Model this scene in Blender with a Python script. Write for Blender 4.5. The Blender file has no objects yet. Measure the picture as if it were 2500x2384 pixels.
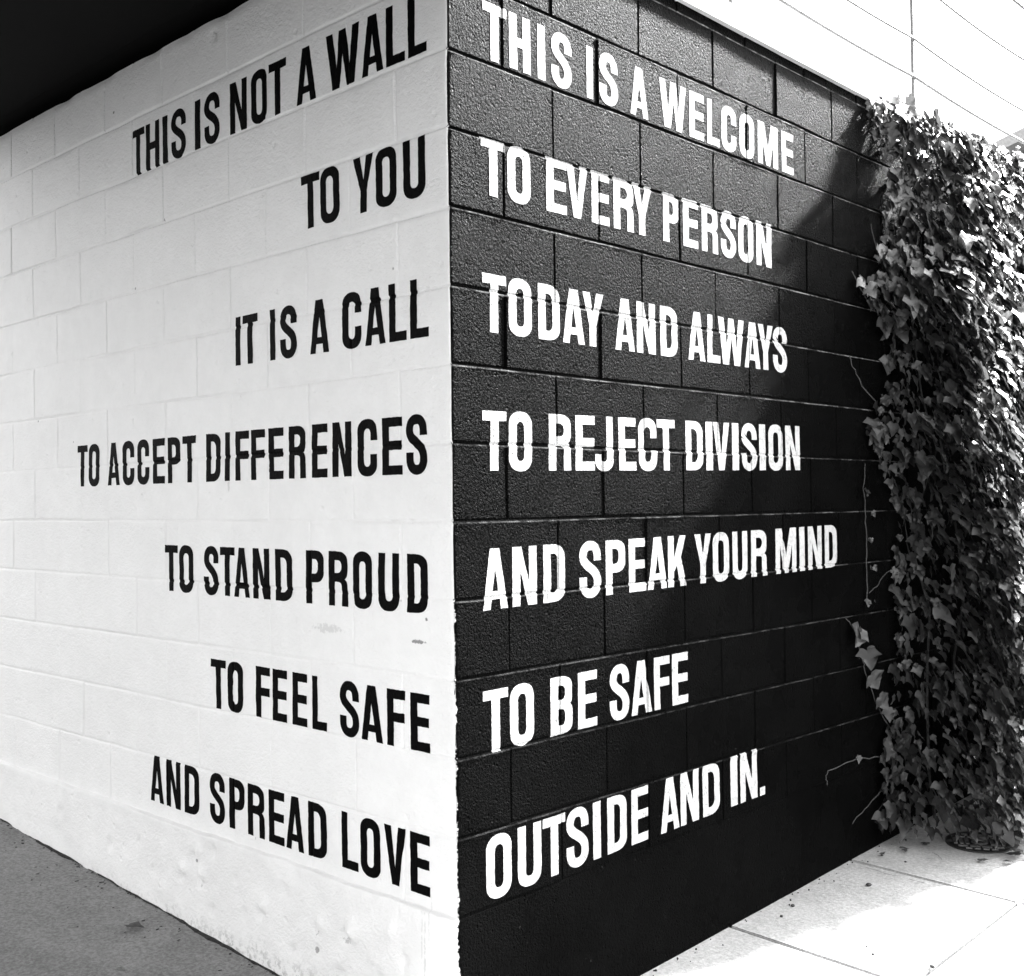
import bpy, bmesh, math, random
import numpy as np
from mathutils import Vector, Matrix
from mathutils.geometry import delaunay_2d_cdt
rad = math.radians
random.seed(7)
scene = bpy.context.scene
COL = scene.collection

# ---------------------------------------------------------------- camera
CAM = Vector((2.14681, -2.03388, 0.04344))
YAW, PITCH, ROLL, FPX = 2.33155191, 0.0135289, -0.01277310, 2814.03
fw = Vector((math.cos(PITCH) * math.cos(YAW), math.cos(PITCH) * math.sin(YAW), math.sin(PITCH)))
rt = fw.cross(Vector((0, 0, 1))).normalized()
up = rt.cross(fw)
rt2 = rt * math.cos(ROLL) + up * math.sin(ROLL)
up2 = -rt * math.sin(ROLL) + up * math.cos(ROLL)
cd = bpy.data.cameras.new("camera")
cam = bpy.data.objects.new("camera", cd)
COL.objects.link(cam)
mw = Matrix((rt2, up2, -fw)).transposed().to_4x4()
mw.translation = CAM
cam.matrix_world = mw
cd.sensor_width = 36
cd.sensor_fit = 'HORIZONTAL'
cd.lens = FPX / 2500 * 36
cd.clip_start = 0.05
cd.clip_end = 2000
scene.camera = cam

# ---------------------------------------------------------------- light
SUN = Vector((0.125, 0.82, 0.57)).normalized()     # towards the sun: ahead along the black wall, grazing its face
world = bpy.data.worlds.new("World")
scene.world = world
world.use_nodes = True
wn = world.node_tree
bg = wn.nodes['Background']
sky = wn.nodes.new('ShaderNodeTexSky')
sky.sky_type = 'NISHITA'
sky.sun_disc = False
sky.sun_elevation = math.asin(SUN.z)
sky.sun_rotation = math.atan2(SUN.x, SUN.y)
sky.dust_density = 3.0
bw = wn.nodes.new('ShaderNodeRGBToBW')               # a black and white photograph
wn.links.new(sky.outputs[0], bw.inputs[0])
wn.links.new(bw.outputs[0], bg.inputs['Color'])
bg.inputs['Strength'].default_value = 0.15
sd = bpy.data.lights.new("sun", 'SUN')
sd.energy = 3.0
sd.angle = rad(2.5)
so = bpy.data.objects.new("sun", sd)
COL.objects.link(so)
so.rotation_euler = (-SUN).to_track_quat('-Z', 'Y').to_euler()
scene.view_settings.view_transform = 'Standard'
scene.view_settings.look = 'None'
scene.view_settings.gamma = 1.0
scene.view_settings.exposure = 2.8

# ---------------------------------------------------------------- helpers
def tag(o, label=None, cat=None, group=None, kind=None):
    if label: o['label'] = label
    if cat: o['category'] = cat
    if group: o['group'] = group
    if kind: o['kind'] = kind
    return o


def mesh_obj(name, verts, faces, mat, parent=None, smooth=False):
    me = bpy.data.meshes.new(name)
    me.from_pydata([tuple(v) for v in verts], [], faces)
    if smooth:
        me.polygons.foreach_set('use_smooth', [True] * len(me.polygons))
    me.materials.append(mat)
    me.update()
    o = bpy.data.objects.new(name, me)
    COL.objects.link(o)
    if parent is not None: o.parent = parent
    return o


def empty(name, loc=(0, 0, 0)):
    o = bpy.data.objects.new(name, None)
    o.empty_display_size = 0.1
    o.location = loc
    COL.objects.link(o)
    return o


def bm_obj(name, bm, mat, parent=None, smooth=False):
    me = bpy.data.meshes.new(name)
    bm.normal_update()
    bm.to_mesh(me)
    bm.free()
    if smooth:
        me.polygons.foreach_set('use_smooth', [True] * len(me.polygons))
    me.materials.append(mat)
    o = bpy.data.objects.new(name, me)
    COL.objects.link(o)
    if parent is not None: o.parent = parent
    return o


def add_box(bm, lo, hi, bevel=0.0):
    r = bmesh.ops.create_cube(bm, size=1.0)
    vs = r['verts']
    for v in vs:
        v.co = Vector([lo[i] + (v.co[i] + 0.5) * (hi[i] - lo[i]) for i in range(3)])
    if bevel:
        es = list({e for v in vs for e in v.link_edges})
        bmesh.ops.bevel(bm, geom=es, offset=bevel, segments=2, affect='EDGES', profile=0.5)


def add_tube(bm, pts, r, n=6, taper=1.0, cap=True):
    rings = []
    pts = [Vector(p) for p in pts]
    for i, p in enumerate(pts):
        d = (pts[min(i + 1, len(pts) - 1)] - pts[max(i - 1, 0)]).normalized()
        a = d.cross(Vector((0.31, 0.2, 0.93)))
        if a.length < 1e-3: a = d.cross(Vector((1, 0, 0)))
        a.normalize()
        b = d.cross(a)
        k = r * (1 + (taper - 1) * i / max(1, len(pts) - 1))
        rings.append([bm.verts.new(p + (a * math.cos(t) + b * math.sin(t)) * k) for t in [2 * math.pi * j / n for j in range(n)]])
    for i in range(len(rings) - 1):
        for j in range(n):
            bm.faces.new((rings[i][j], rings[i][(j + 1) % n], rings[i + 1][(j + 1) % n], rings[i + 1][j]))
    if cap:
        bm.faces.new(rings[0][::-1])
        bm.faces.new(rings[-1])


_rng = np.random.default_rng(11)
_LAT = _rng.random((256, 256))


def vnoise(x, y, seed=0):
    """smooth value noise 0..1, vectorised"""
    x = np.asarray(x, float) + seed * 17.31
    y = np.asarray(y, float) + seed * 9.77
    xi = np.floor(x).astype(int); yi = np.floor(y).astype(int)
    fx = x - xi; fy = y - yi
    fx = fx * fx * (3 - 2 * fx); fy = fy * fy * (3 - 2 * fy)
    a = _LAT[xi % 256, yi % 256]; b = _LAT[(xi + 1) % 256, yi % 256]
    c = _LAT[xi % 256, (yi + 1) % 256]; d = _LAT[(xi + 1) % 256, (yi + 1) % 256]
    return (a * (1 - fx) + b * fx) * (1 - fy) + (c * (1 - fx) + d * fx) * fy


def sstep(a, b, x):
    t = np.clip((x - a) / (b - a), 0, 1)
    return t * t * (3 - 2 * t)


# ---------------------------------------------------------------- materials
class NT:
    def __init__(s, name):
        s.m = bpy.data.materials.new(name)
        s.m.use_nodes = True
        s.t = s.m.node_tree
        s.p = s.t.nodes['Principled BSDF']
        s.out = s.t.nodes['Material Output']
        s.obj = s.t.nodes.new('ShaderNodeTexCoord').outputs['Object']

    def n(s, typ, **kw):
        o = s.t.nodes.new(typ)
        for k, v in kw.items(): setattr(o, k, v)
        return o

    def put(s, sock, v):
        if hasattr(v, 'is_linked') or hasattr(v, 'node'): s.t.links.new(v, sock)
        else:
            if isinstance(v, (int, float)) and sock.type == 'RGBA': v = (v, v, v, 1)
            sock.default_value = v

    def noise(s, scale, detail=3, rough=0.5, vec=None, dist=0.0):
        o = s.n('ShaderNodeTexNoise')
        o.inputs['Scale'].default_value = scale
        o.inputs['Detail'].default_value = detail
        o.inputs['Roughness'].default_value = rough
        o.inputs['Distortion'].default_value = dist
        s.t.links.new(vec if vec is not None else s.obj, o.inputs['Vector'])
        return o.outputs[0]

    def voro(s, scale, feature='F1', out=0, vec=None, rnd=1.0):
        o = s.n('ShaderNodeTexVoronoi', feature=feature)
        o.inputs['Scale'].default_value = scale
        o.inputs['Randomness'].default_value = rnd
        s.t.links.new(vec if vec is not None else s.obj, o.inputs['Vector'])
        return o.outputs[out]

    def ramp(s, x, a, b, lo=0.0, hi=1.0):
        o = s.n('ShaderNodeMapRange', interpolation_type='SMOOTHSTEP')
        s.put(o.inputs[0], x)
        for i, v in enumerate((a, b, lo, hi)): s.put(o.inputs[i + 1], v)
        return o.outputs[0]

    def math(s, op, a, b=None, c=None):
        o = s.n('ShaderNodeMath', operation=op)
        s.put(o.inputs[0], a)
        if b is not None: s.put(o.inputs[1], b)
        if c is not None: s.put(o.inputs[2], c)
        return o.outputs[0]

    def mix(s, f, a, b):
        o = s.n('ShaderNodeMix', data_type='FLOAT')
        s.put(o.inputs[0], f); s.put(o.inputs[2], a); s.put(o.inputs[3], b)
        return o.outputs[0]

    def bump(s, h, dist, strength=1.0, normal=None):
        o = s.n('ShaderNodeBump')
        o.inputs['Strength'].default_value = strength
        o.inputs['Distance'].default_value = dist
        s.t.links.new(h, o.inputs['Height'])
        if normal is not None: s.t.links.new(normal, o.inputs['Normal'])
        return o.outputs[0]

    def xyz(s):
        o = s.n('ShaderNodeSeparateXYZ')
        s.t.links.new(s.obj, o.inputs[0])
        return o.outputs

    def set(s, base, rough=0.6, normal=None, spec=None, metal=None):
        s.put(s.p.inputs['Base Color'], base)
        s.put(s.p.inputs['Roughness'], rough)
        if spec is not None: s.put(s.p.inputs['Specular IOR Level'], spec)
        if metal is not None: s.put(s.p.inputs['Metallic'], metal)
        if normal is not None: s.put(s.p.inputs['Normal'], normal)
        return s.m


def plain(name, v, rough=0.6, noise=0.15, scale=30, bump=0.0006, spec=0.5, metal=0.0):
    k = NT(name)
    n = k.noise(scale, 4, 0.6)
    base = k.ramp(n, 0.3, 0.7, v * (1 - noise), v * (1 + noise))
    return k.set(base, rough, k.bump(k.noise(scale * 6, 3, 0.6), bump), spec, metal)


def block_bump(k, grain, pits):
    """coarse open face of a concrete block under paint: sand grain and small holes"""
    g1 = k.noise(125, 4, 0.62, dist=0.4)
    g2 = k.noise(260, 2, 0.5)
    pit = k.voro(75, out=0)
    pm = k.ramp(k.noise(38, 2), 0.5, 0.68)
    hole = k.math('MULTIPLY', k.ramp(pit, 0.16, 0.4, -1.0, 0.0), pm)
    h = k.math('ADD', k.math('MULTIPLY', g1, 1.0), k.math('MULTIPLY', g2, 0.35))
    n = k.bump(h, grain)
    return k.bump(hole, pits, normal=n)


SPOTS = [(1.762, 1.483, .007, .007, .9), (1.415, 1.028, .005, .006, .8), (1.615, .821, .005, .005, .7), (.105, -.256, .006, .006, .9), (.138, -.318, .030, .006, .8), (1.093, 1.575, .012, .008, .5),
         (1.032, .111, .007, .022, .25), (.527, -.309, .075, .014, .22), (1.22, -1.11, .012, .007, .7), (.58, -1.19, .007, .008, .6), (.585, -1.24, .006, .012, .6), (.44, -1.175, .02, .010, .4),
         (1.2, -1.185, .012, .007, .4), (.113, -1.14, .004, .12, .22), (.125, -1.10, .003, .08, .18), (.098, -1.05, .003, .09, .15), (.9, -.98, .006, .006, .5), (2.1, .3, .005, .005, .6)]


def make_white_wall():
    k = NT('white_masonry_paint')
    x, y, z = k.xyz()
    n1 = k.noise(2.2, 5, 0.62)
    n2 = k.noise(14, 5, 0.65)
    base = k.mix(0.35, k.ramp(n1, 0.3, 0.7, 0.76, 0.82), k.ramp(n2, 0.3, 0.75, 0.73, 0.83))
    # small dark knocks and scuffs
    v = k.voro(7.5, out=0)
    vcol = k.voro(7.5, out=1)
    sel = k.ramp(k.noise(3.1, 2), 0.5, 0.62)
    spot = k.math('MULTIPLY', k.ramp(v, 0.015, 0.045, 1.0, 0.0), sel)
    base = k.mix(k.math('MULTIPLY', spot, 0.7), base, 0.12)
    sm = k.ramp(k.noise(26, 4, 0.7), 0.70, 0.80)
    base = k.mix(k.math('MULTIPLY', sm, 0.30), base, 0.45)
    # knocks, nail holes and scuffs where the photograph shows them
    nz = k.noise(70, 4, 0.7)
    for u, zc, ru, rz, f in SPOTS:
        e = k.math('ADD', k.math('POWER', k.math('DIVIDE', k.math('ADD', x, u), ru), 2.0), k.math('POWER', k.math('DIVIDE', k.math('SUBTRACT', z, zc), rz), 2.0))
        e = k.math('ADD', e, k.math('MULTIPLY_ADD', nz, 5.0, -2.3))
        base = k.mix(k.ramp(e, 0.4, 1.2, f, 0.0), base, 0.10)
    # grime near the ground, ragged
    zz = k.math('ADD', z, k.math('MULTIPLY', k.noise(9, 5, 0.7), -0.16))
    dirt = k.ramp(zz, -1.46, -1.34, 1.0, 0.0)
    fleck = k.ramp(k.noise(55, 4, 0.7), 0.46, 0.62)
    base = k.mix(k.math('MULTIPLY', k.math('MULTIPLY', dirt, fleck), 0.6), base, 0.15)
    b = k.bump(k.noise(75, 6, 0.7), 0.0055)
    b = k.bump(k.noise(210, 3, 0.6), 0.0010, normal=b)
    b = k.bump(k.ramp(k.voro(11, out=0), 0.05, 0.13, -1.0, 0.0), 0.0018, normal=b)
    return k.set(base, 0.5, b, 0.4)


def make_black_wall():
    k = NT('black_masonry_paint')
    x, y, z = k.xyz()
    n1 = k.noise(3, 4, 0.6)
    base = k.ramp(n1, 0.3, 0.7, 0.0014, 0.0028)
    # old pinholes of bare block, tiny
    fleck = k.ramp(k.noise(75, 3, 0.6), 0.71, 0.76)
    base = k.mix(k.math('MULTIPLY', fleck, 0.5), base, 0.10)
    # sunlit ledge highlight, mixed with wear, painted grey along the bed joints' lower lip
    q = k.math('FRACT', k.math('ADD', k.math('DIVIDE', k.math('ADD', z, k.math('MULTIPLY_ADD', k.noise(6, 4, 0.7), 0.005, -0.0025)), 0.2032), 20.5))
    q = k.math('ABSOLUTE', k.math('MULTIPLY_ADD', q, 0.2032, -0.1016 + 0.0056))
    lit_lip = k.ramp(q, 0.0008, 0.0032, 1.0, 0.0)
    lit_lip = k.math('MULTIPLY', lit_lip, k.ramp(k.noise(8, 5, 0.75), 0.40, 0.66, 0.05, 1.0))
    lit_lip = k.math('MULTIPLY', lit_lip, k.ramp(z, -1.0, -0.9, 0.0, 1.0))
    lit_lip = k.math('MULTIPLY', lit_lip, k.ramp(z, -0.7, 1.1, 0.17, 1.0))  # painted highlight grows stronger towards the sunlit upper courses
    base = k.mix(lit_lip, base, 0.27)
    # the white coat laps raggedly round the corner
    ed = k.math('ADD', k.math('MULTIPLY', k.noise(24, 5, 0.75), 0.030), k.math('MULTIPLY', k.noise(90, 3, 0.6), 0.010))
    low = k.ramp(z, -0.28, -0.14, 1.0, 0.0)
    lim = k.math('MULTIPLY_ADD', low, 0.007, -0.0225)
    lap = k.ramp(k.math('SUBTRACT', y, k.math('ADD', ed, lim)), -0.0006, 0.0006, 1.0, 0.0)
    base = k.mix(lap, base, 0.78)
    b = block_bump(k, BLK_GRAIN, 0.004)
    return k.set(base, k.ramp(k.noise(6, 3), 0.3, 0.7, 0.25, 0.31), b, 0.006)


BLK_GRAIN = 0.0095
M_WHITE = make_white_wall()
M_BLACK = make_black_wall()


def make_white_letter():
    k = NT('white_letter_paint')
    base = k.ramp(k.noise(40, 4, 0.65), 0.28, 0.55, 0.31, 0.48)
    return k.set(base, 0.5, block_bump(k, BLK_GRAIN * 0.8, 0.003), 0.15)


def make_black_letter():
    k = NT('black_letter_paint')
    base = k.ramp(k.noise(40, 4, 0.65), 0.3, 0.7, 0.0014, 0.0024)
    b = k.bump(k.noise(60, 5, 0.65), 0.0032)
    b = k.bump(k.noise(210, 3, 0.6), 0.0008, normal=b)
    return k.set(base, 0.5, b, 0.02)


M_WLET = make_white_letter()
M_BLET = make_black_letter()
M_SOFFIT = plain('dark_soffit_paint', 0.002, 0.8, spec=0.1)
M_COPING = plain('white_coping_metal', 0.75, 0.4, 0.05, 12, 0.0003)
M_SEAL = plain('dark_sealant', 0.03, 0.6)
M_RAIL = plain('grey_railing_metal', 0.2, 0.45, 0.2, 40, 0.0003)
M_ROOF = plain('roofing_felt', 0.20, 0.9)

# ---------------------------------------------------------------- ground
def gz(x, y):
    z = -1.41
    if x < 0: z += 0.057 * min(-x, 3.0) - (0.0 if y > -1 else 0.0)
    if y > 0 and x >= 0: z += 0.028 * min(y, 14.0)
    return z


def make_concrete(name, lo, hi, dark):
    k = NT(name)
    n1 = k.noise(1.3, 5, 0.6); n2 = k.noise(9, 6, 0.7); n3 = k.noise(85, 5, 0.72)
    base = k.mix(0.45, k.ramp(n1, 0.3, 0.7, lo, hi), k.ramp(n2, 0.3, 0.72, lo * 0.85, hi * 1.08))
    base = k.mix(0.5, base, k.ramp(n3, 0.3, 0.7, lo * 0.55, hi * 1.3))
    st = k.ramp(k.noise(5.5, 5, 0.75), 0.64, 0.72)
    base = k.mix(k.math('MULTIPLY', st, 0.55), base, dark)
    base = k.mix(k.math('MULTIPLY', k.ramp(k.noise(3.0, 6, 0.7), 0.42, 0.66), 0.35), base, k.math('MULTIPLY', base, 0.6))
    fl = k.ramp(k.voro(34, out=0), 0.05, 0.09, 1.0, 0.0)
    fm = k.math('MULTIPLY', fl, k.ramp(k.noise(8, 3), 0.55, 0.62))
    base = k.mix(k.math('MULTIPLY', fm, 0.35), base, dark)
    b = k.bump(k.noise(45, 6, 0.7), 0.004)
    b = k.bump(n3, 0.0012, normal=b)
    return k.set(base, 0.85, b, 0.3)


M_DRIVE = make_concrete('worn_dark_concrete', 0.16, 0.29, 0.05)
M_WALK = make_concrete('pale_sidewalk_concrete', 0.46, 0.54, 0.30)
M_ASPH = make_concrete('asphalt', 0.05, 0.07, 0.03)
M_DIRT = plain('dark_dirt', 0.035, 0.9, 0.5, 60, 0.004, 0.2)
M_GAP = plain('joint_dirt', 0.025, 0.9, 0.4, 60, 0.002, 0.2)

# one sheet of asphalt out to the horizon
R = 900
mesh_obj('ground', [(-R, -R, -1.50), (R, -R, -1.50), (R, R, -1.50), (-R, R, -1.50)], [(0, 1, 2, 3)], M_ASPH)['kind'] = 'structure'

# dark concrete apron in front of the white wall
nx, ny = 60, 40
vs, fs = [], []
for j in range(ny + 1):
    for i in range(nx + 1):
        x = -9 + 13.5 * i / nx; y = -4.2 + 4.25 * j / ny
        vs.append((x, y, gz(x, min(y, 0)) + 0.004 * float(vnoise(x * 2.3, y * 2.3, 3))))
for j in range(ny):
    for i in range(nx):
        a = j * (nx + 1) + i
        fs.append((a, a + 1, a + nx + 2, a + nx + 1))
tag(mesh_obj('driveway', vs, fs, M_DRIVE, smooth=True), kind='structure')

# sidewalk slabs along the black wall
bm = bmesh.new()
SK = -0.085


def slab(x0, x1, y0, y1):
    g = 0.0055
    q = [(x0 + g, y0 + g), (x1 - g, y0 + g), (x1 - g, y1 - g), (x0 + g, y1 - g)]
    top = []; low = []
    for x, y in q:
        yy = y + SK * (x - 0.3)
        top.append((x, yy, gz(max(x, 0), yy) + 0.002)); low.append((x, yy, gz(max(x, 0), yy) - 0.06))
    tv = [bm.verts.new(p) for p in top]; lv = [bm.verts.new(p) for p in low]
    bm.faces.new(tv)
    es = []
    for i in range(4):
        bm.faces.new((lv[i], lv[(i + 1) % 4], tv[(i + 1) % 4], tv[i]))
    return tv


ys = [1.222 + 0.846 * k for k in range(-2, 14)]
tops = []
for a, b in zip(ys[:-1], ys[1:]):
    for x0, x1 in ((-0.03, 0.647), (0.647, 1.32), (1.32, 2.0)):
        tops.append(slab(x0, x1, a, b))
es = set()
for tv in tops:
    for v in tv:
        for e in v.link_edges:
            if all(w in tv for w in e.verts): es.add(e)
bmesh.ops.bevel(bm, geom=list(es), offset=0.004, segments=2, affect='EDGES')
tag(bm_obj('sidewalk', bm, M_WALK), kind='structure')
# hairline cracks beside the cross joint
walk = bpy.data.objects['sidewalk']
for ch in ([(.080, 2.045), (.15, 2.035), (.225, 2.036)], [(.262, 2.035), (.30, 2.02), (.322, 2.02)], [(.20, 2.37), (.235, 2.345), (.27, 2.30)], [(.9, .8), (1.0, 1.1), (1.12, 1.2), (1.2, 1.6)]):
    V, F = [], []
    for (a, b), (c, d) in zip(ch[:-1], ch[1:]):
        for q in range(9):
            t = q / 8
            x, y = a + (c - a) * t, b + (d - b) * t
            y += .008 * (float(vnoise(x * 40, y * 40, 120)) - .5)
            w = .0012 * float(vnoise(x * 70, y * 70, 121)) + .0004
            V += [(x, y - w, gz(x, y) + .0032), (x, y + w, gz(x, y) + .0032)]
    for q in range(len(V) // 2 - 1):
        F.append((2 * q, 2 * q + 2, 2 * q + 3, 2 * q + 1))
    mesh_obj('crack', V, F, M_GAP, walk)
# bed under the slabs, seen down the joints
vs, fs = [], []
for j in range(30):
    y = -0.6 + 0.5 * j
    for x in (-0.05, 2.02): vs.append((x, y, gz(max(x, 0), y) - 0.011))
for j in range(29): fs.append((2 * j, 2 * j + 1, 2 * j + 3, 2 * j + 2))
tag(mesh_obj('sidewalk_bed', vs, fs, M_GAP), kind='structure')

# ---------------------------------------------------------------- the corner building
CO = 0.2032


class Wall:
    """a wall face as a height field on a rectangular grid; u runs away from the corner, h is depth into the wall"""
    def __init__(s, side):
        s.side = side
        par = 0 if side == 'L' else 1
        joff = {6: .001, 5: .004, 4: -.003, 3: -.002, 2: -.001, 1: -.0015, 0: 0, -1: .0015, 7: .002} if side == 'L' else {}
        s.joints = [(k, k * CO + joff.get(k, 0)) for k in range(-5, 8)]
        prof = [-.009, -.0065, -.005, -.0035, -.002, -.0005, .001, .0025, .004, .0055, .0075, .010]
        zl = set()
        for k, zj in s.joints: zl |= {round(zj + d, 5) for d in prof}
        z = -1.56
        while z < 1.62:
            if all(abs(z - zj) > .013 for k, zj in s.joints): zl.add(round(z, 5))
            z += .0145
        zl |= {1.6256}
        if side == 'R': zl |= {1.64, 1.668}
        s.z = np.array(sorted(zl))
        U = 6.2 if side == 'L' else 8.5
        F = 3.3 if side == 'L' else 4.9
        ul = {0.0, .003, .007, .012}
        t = 1
        while t * CO < F:
            ul |= {round(t * CO + d, 5) for d in prof}; t += 1
        u = .02
        while u < F:
            if all(abs(u - t * CO) > .013 for t in range(1, 26)): ul.add(round(u, 5))
            u += .0155
        ul |= set(np.arange(F, U, .12).round(4))
        s.u = np.array(sorted(ul))
        UU, ZZ = np.meshgrid(s.u, s.z)
        s.h = s.height(UU, ZZ, par)
        s.nu, s.nz = len(s.u), len(s.z)

    def height(s, U, Z, par):
        L = s.side == 'L'
        sd = 1 if L else 5
        h = np.zeros_like(U)
        ci = np.floor(Z / CO + (0.0)).astype(int)           # course index
        # every block sits a touch in or out
        bi = np.floor((U / CO + ((ci + par) % 2)) / 2).astype(int)
        rnd = _LAT[(bi * 7 + ci * 31 + sd * 13) % 256, (ci * 17 + bi * 3 + 91) % 256]
        rn2 = _LAT[(bi * 11 + ci * 5 + sd * 29) % 256, (ci * 13 + bi * 19 + 7) % 256]
        fu = U / CO - (bi * 2 - ((ci + par) % 2)) - 1
        amp = .0016 if L else .0026
        blk = (rnd - .5) * amp + (rn2 - .5) * amp * fu
        low = Z < s.joints[0][1]
        blk = np.where(low, 0, blk)
        h += blk
        h += (vnoise(U * 2.1, Z * 2.1, sd) - .5) * .004 + (vnoise(U * 9, Z * 9, sd + 1) - .5) * .0018
        if L: h += (vnoise(U * 26, Z * 26, sd + 2) - .5) * .0016
        g = np.zeros_like(U)
        for k, zj in s.joints:
            wob = (vnoise(U * 5, np.full_like(U, k * 3.7), sd + 3) - .5) * .0035 + (vnoise(U * 28, np.full_like(U, k * 1.7), sd + 4) - .5) * .0012
            m = vnoise(U * 3.1, np.full_like(U, k * 5.3), sd + 6)
            if L:
                D = .0020 + .0055 * m * m if k >= 4 else .0012 + .0034 * m * m
                w0, w1 = .0018, .0075
            else:
                D = .0036 + .0018 * m if k >= 4 else .0022 + .0014 * m
                w0, w1 = .0024, .0056
            if k == -5: D *= 0.4 if L else 0.6
            g = np.maximum(g, D * (1 - sstep(w0, w1, np.abs(Z - zj - wob))))
        t = np.round(U / CO)
        wob = (vnoise(Z * 7, t * 2.3 + ci * 1.9, sd + 8) - .5) * .003
        has = ((t.astype(int) + ci + par) % 2 == 0) & (t > 0) & (~low)
        m = vnoise(t * 3.3 + 5, ci * 2.7, sd + 9)
        if L:
            D = .0014 + .0045 * m * m; w0, w1 = .0016, .0060
        else:
            D = .0034 + .002 * m; w0, w1 = .0020, .0048
            D = np.where(ci < 3, D * .75, D)
        g = np.maximum(g, np.where(has, D * (1 - sstep(w0, w1, np.abs(U - t * CO - wob))), 0))
        h += g
        if not L:
            # a bead of mortar and paint stands proud along the lower lip of every bed joint
            for k, zj in s.joints:
                R = (.0006 + .0026 * vnoise(U * 4.5, U * 0 + k * 2.1, 33)) * (1.0 if k > -5 else .4)
                R = R * (.75 + .5 * vnoise(U * 45, U * 0 + k, 34))
                dd = Z - zj
                h -= R * (1 - sstep(-.0035, .0012, dd)) * sstep(-.0150, -.0045, dd)
        if L:
            # rough footing course stands proud of the blocks
            top = -1.016 + (vnoise(U * 6, U * 0, 21) - .5) * .007 + (vnoise(U * 25, U * 0, 22) - .5) * .004
            f = 1 - sstep(-.0035, .0045, Z - top)
            h -= f * (.013 + (vnoise(U * 7, Z * 7, 23) - .5) * .010 + (vnoise(U * 22, Z * 22, 24) - .5) * .005)
            # chips and knocks
            for du, dz, r, d in CHIPS:
                q = ((U - du) ** 2 + (Z - dz) ** 2) / (r * r * .6)
                h += 1.5 * d * np.exp(-q * 2)
            h += np.where(Z > 1.60, (Z - 1.60) / .0256 * (.004 + .014 * vnoise(U * 9, U * 0, 31) ** 2), 0)
        # rounded, chipped arris at the corner
        c = np.clip(1 - U / .012, 0, 1) ** 2
        zc = Z * 20
        ch = .003 + .004 * vnoise(zc, zc * 0 + 2, 40) ** 2 + np.where(Z < -.2, .006 * vnoise(zc * 1.6, zc * 0 + 7, 41) ** 2, 0)
        h += c * ch
        return h

    def pos(s, u, z, h):
        return (-u, h, z) if s.side == 'L' else (-h, u, z)

    def mesh(s, mat, parent, other=None):
        v = np.zeros((s.nz * s.nu, 3))
        U, Z = np.meshgrid(s.u, s.z)
        h = s.h
        if s.side == 'L': v[:, 0] = -U.ravel(); v[:, 1] = h.ravel()
        else: v[:, 0] = -h.ravel(); v[:, 1] = U.ravel()
        v[:, 2] = Z.ravel()
        # close the corner: both faces share one edge line
        if other is not None:
            ho = np.interp(s.z, other.z, other.h[:, 0])
            col = np.arange(s.nz) * s.nu
            if s.side == 'L': v[col, 0] = -ho
            else: v[col, 1] = ho
        a = (np.arange(s.nz - 1)[:, None] * s.nu + np.arange(s.nu - 1)[None, :]).ravel()
        f = np.stack([a, a + 1, a + s.nu + 1, a + s.nu], 1)
        if s.side == 'L': f = f[:, ::-1]
        me = bpy.data.meshes.new('wall')
        me.vertices.add(len(v)); me.vertices.foreach_set('co', v.ravel())
        me.loops.add(f.size); me.loops.foreach_set('vertex_index', f.ravel())
        me.polygons.add(len(f))
        me.polygons.foreach_set('loop_start', np.arange(len(f)) * 4)
        me.update(calc_edges=True)
        me.polygons.foreach_set('use_smooth', np.ones(len(f), bool))
        me.materials.append(mat)
        o = bpy.data.objects.new('wall', me)
        COL.objects.link(o); o.parent = parent
        return o

    def sample(s, u, z):
        i = np.clip(np.searchsorted(s.u, u) - 1, 0, s.nu - 2); j = np.clip(np.searchsorted(s.z, z) - 1, 0, s.nz - 2)
        a = (u - s.u[i]) / (s.u[i + 1] - s.u[i]); b = (z - s.z[j]) / (s.z[j + 1] - s.z[j])
        h = s.h
        return (h[j, i] * (1 - a) + h[j, i + 1] * a) * (1 - b) + (h[j + 1, i] * (1 - a) + h[j + 1, i + 1] * a) * b


CAN_Y = -4.6
CHIPS = [(1.093, 1.568, .016, .014), (1.07, 1.545, .012, -.006), (1.45, 1.50, .010, .006), (.55, 1.30, .006, -.004), (2.0, 1.36, .008, .008),
         (1.12, -1.062, .030, .014), (1.20, -1.075, .03, -.008), (1.244, -1.103, .018, .014), (1.208, -1.176, .022, .012), (1.19, -1.15, .03, -.012), (.439, -1.165, .026, .016), (.41, -1.14, .04, -.014),
         (.581, -1.177, .018, .014), (.56, -1.16, .03, -.012), (.582, -1.236, .016, .012), (1.815, -1.173, .03, .012), (1.141, -1.253, .022, .010), (1.322, -1.18, .02, .012), (1.30, -1.15, .03, -.010),
         (.86, -1.20, .022, .014), (.84, -1.17, .03, -.012), (.33, -1.2, .02, -.010), (.3, -1.24, .018, .012), (.2, -1.17, .03, .009), (.95, -1.22, .02, .010), (1.6, -1.12, .02, .009), (.48, -1.28, .03, .012),
         (.7, -1.27, .02, .012), (.12, -1.3, .025, .012), (1.0, -1.12, .016, .010), (1.75, -1.08, .025, -.008), (2.2, -1.12, .025, .010), (1.5, -1.2, .02, .010), (.25, -1.1, .03, -.008), (.74, -1.1, .02, .009)]

# glyphs ------------------------------------------------------------------
def arc(cx, cy, rx, ry, a0, a1, n=9, e=2.25):
    out = []
    for i in range(n + 1):
        a = rad(a0 + (a1 - a0) * i / n)
        c, s_ = math.cos(a), math.sin(a)
        out.append((cx + rx * math.copysign(abs(c) ** (2 / e), c), cy + ry * math.copysign(abs(s_) ** (2 / e), s_)))
    return out


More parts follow.
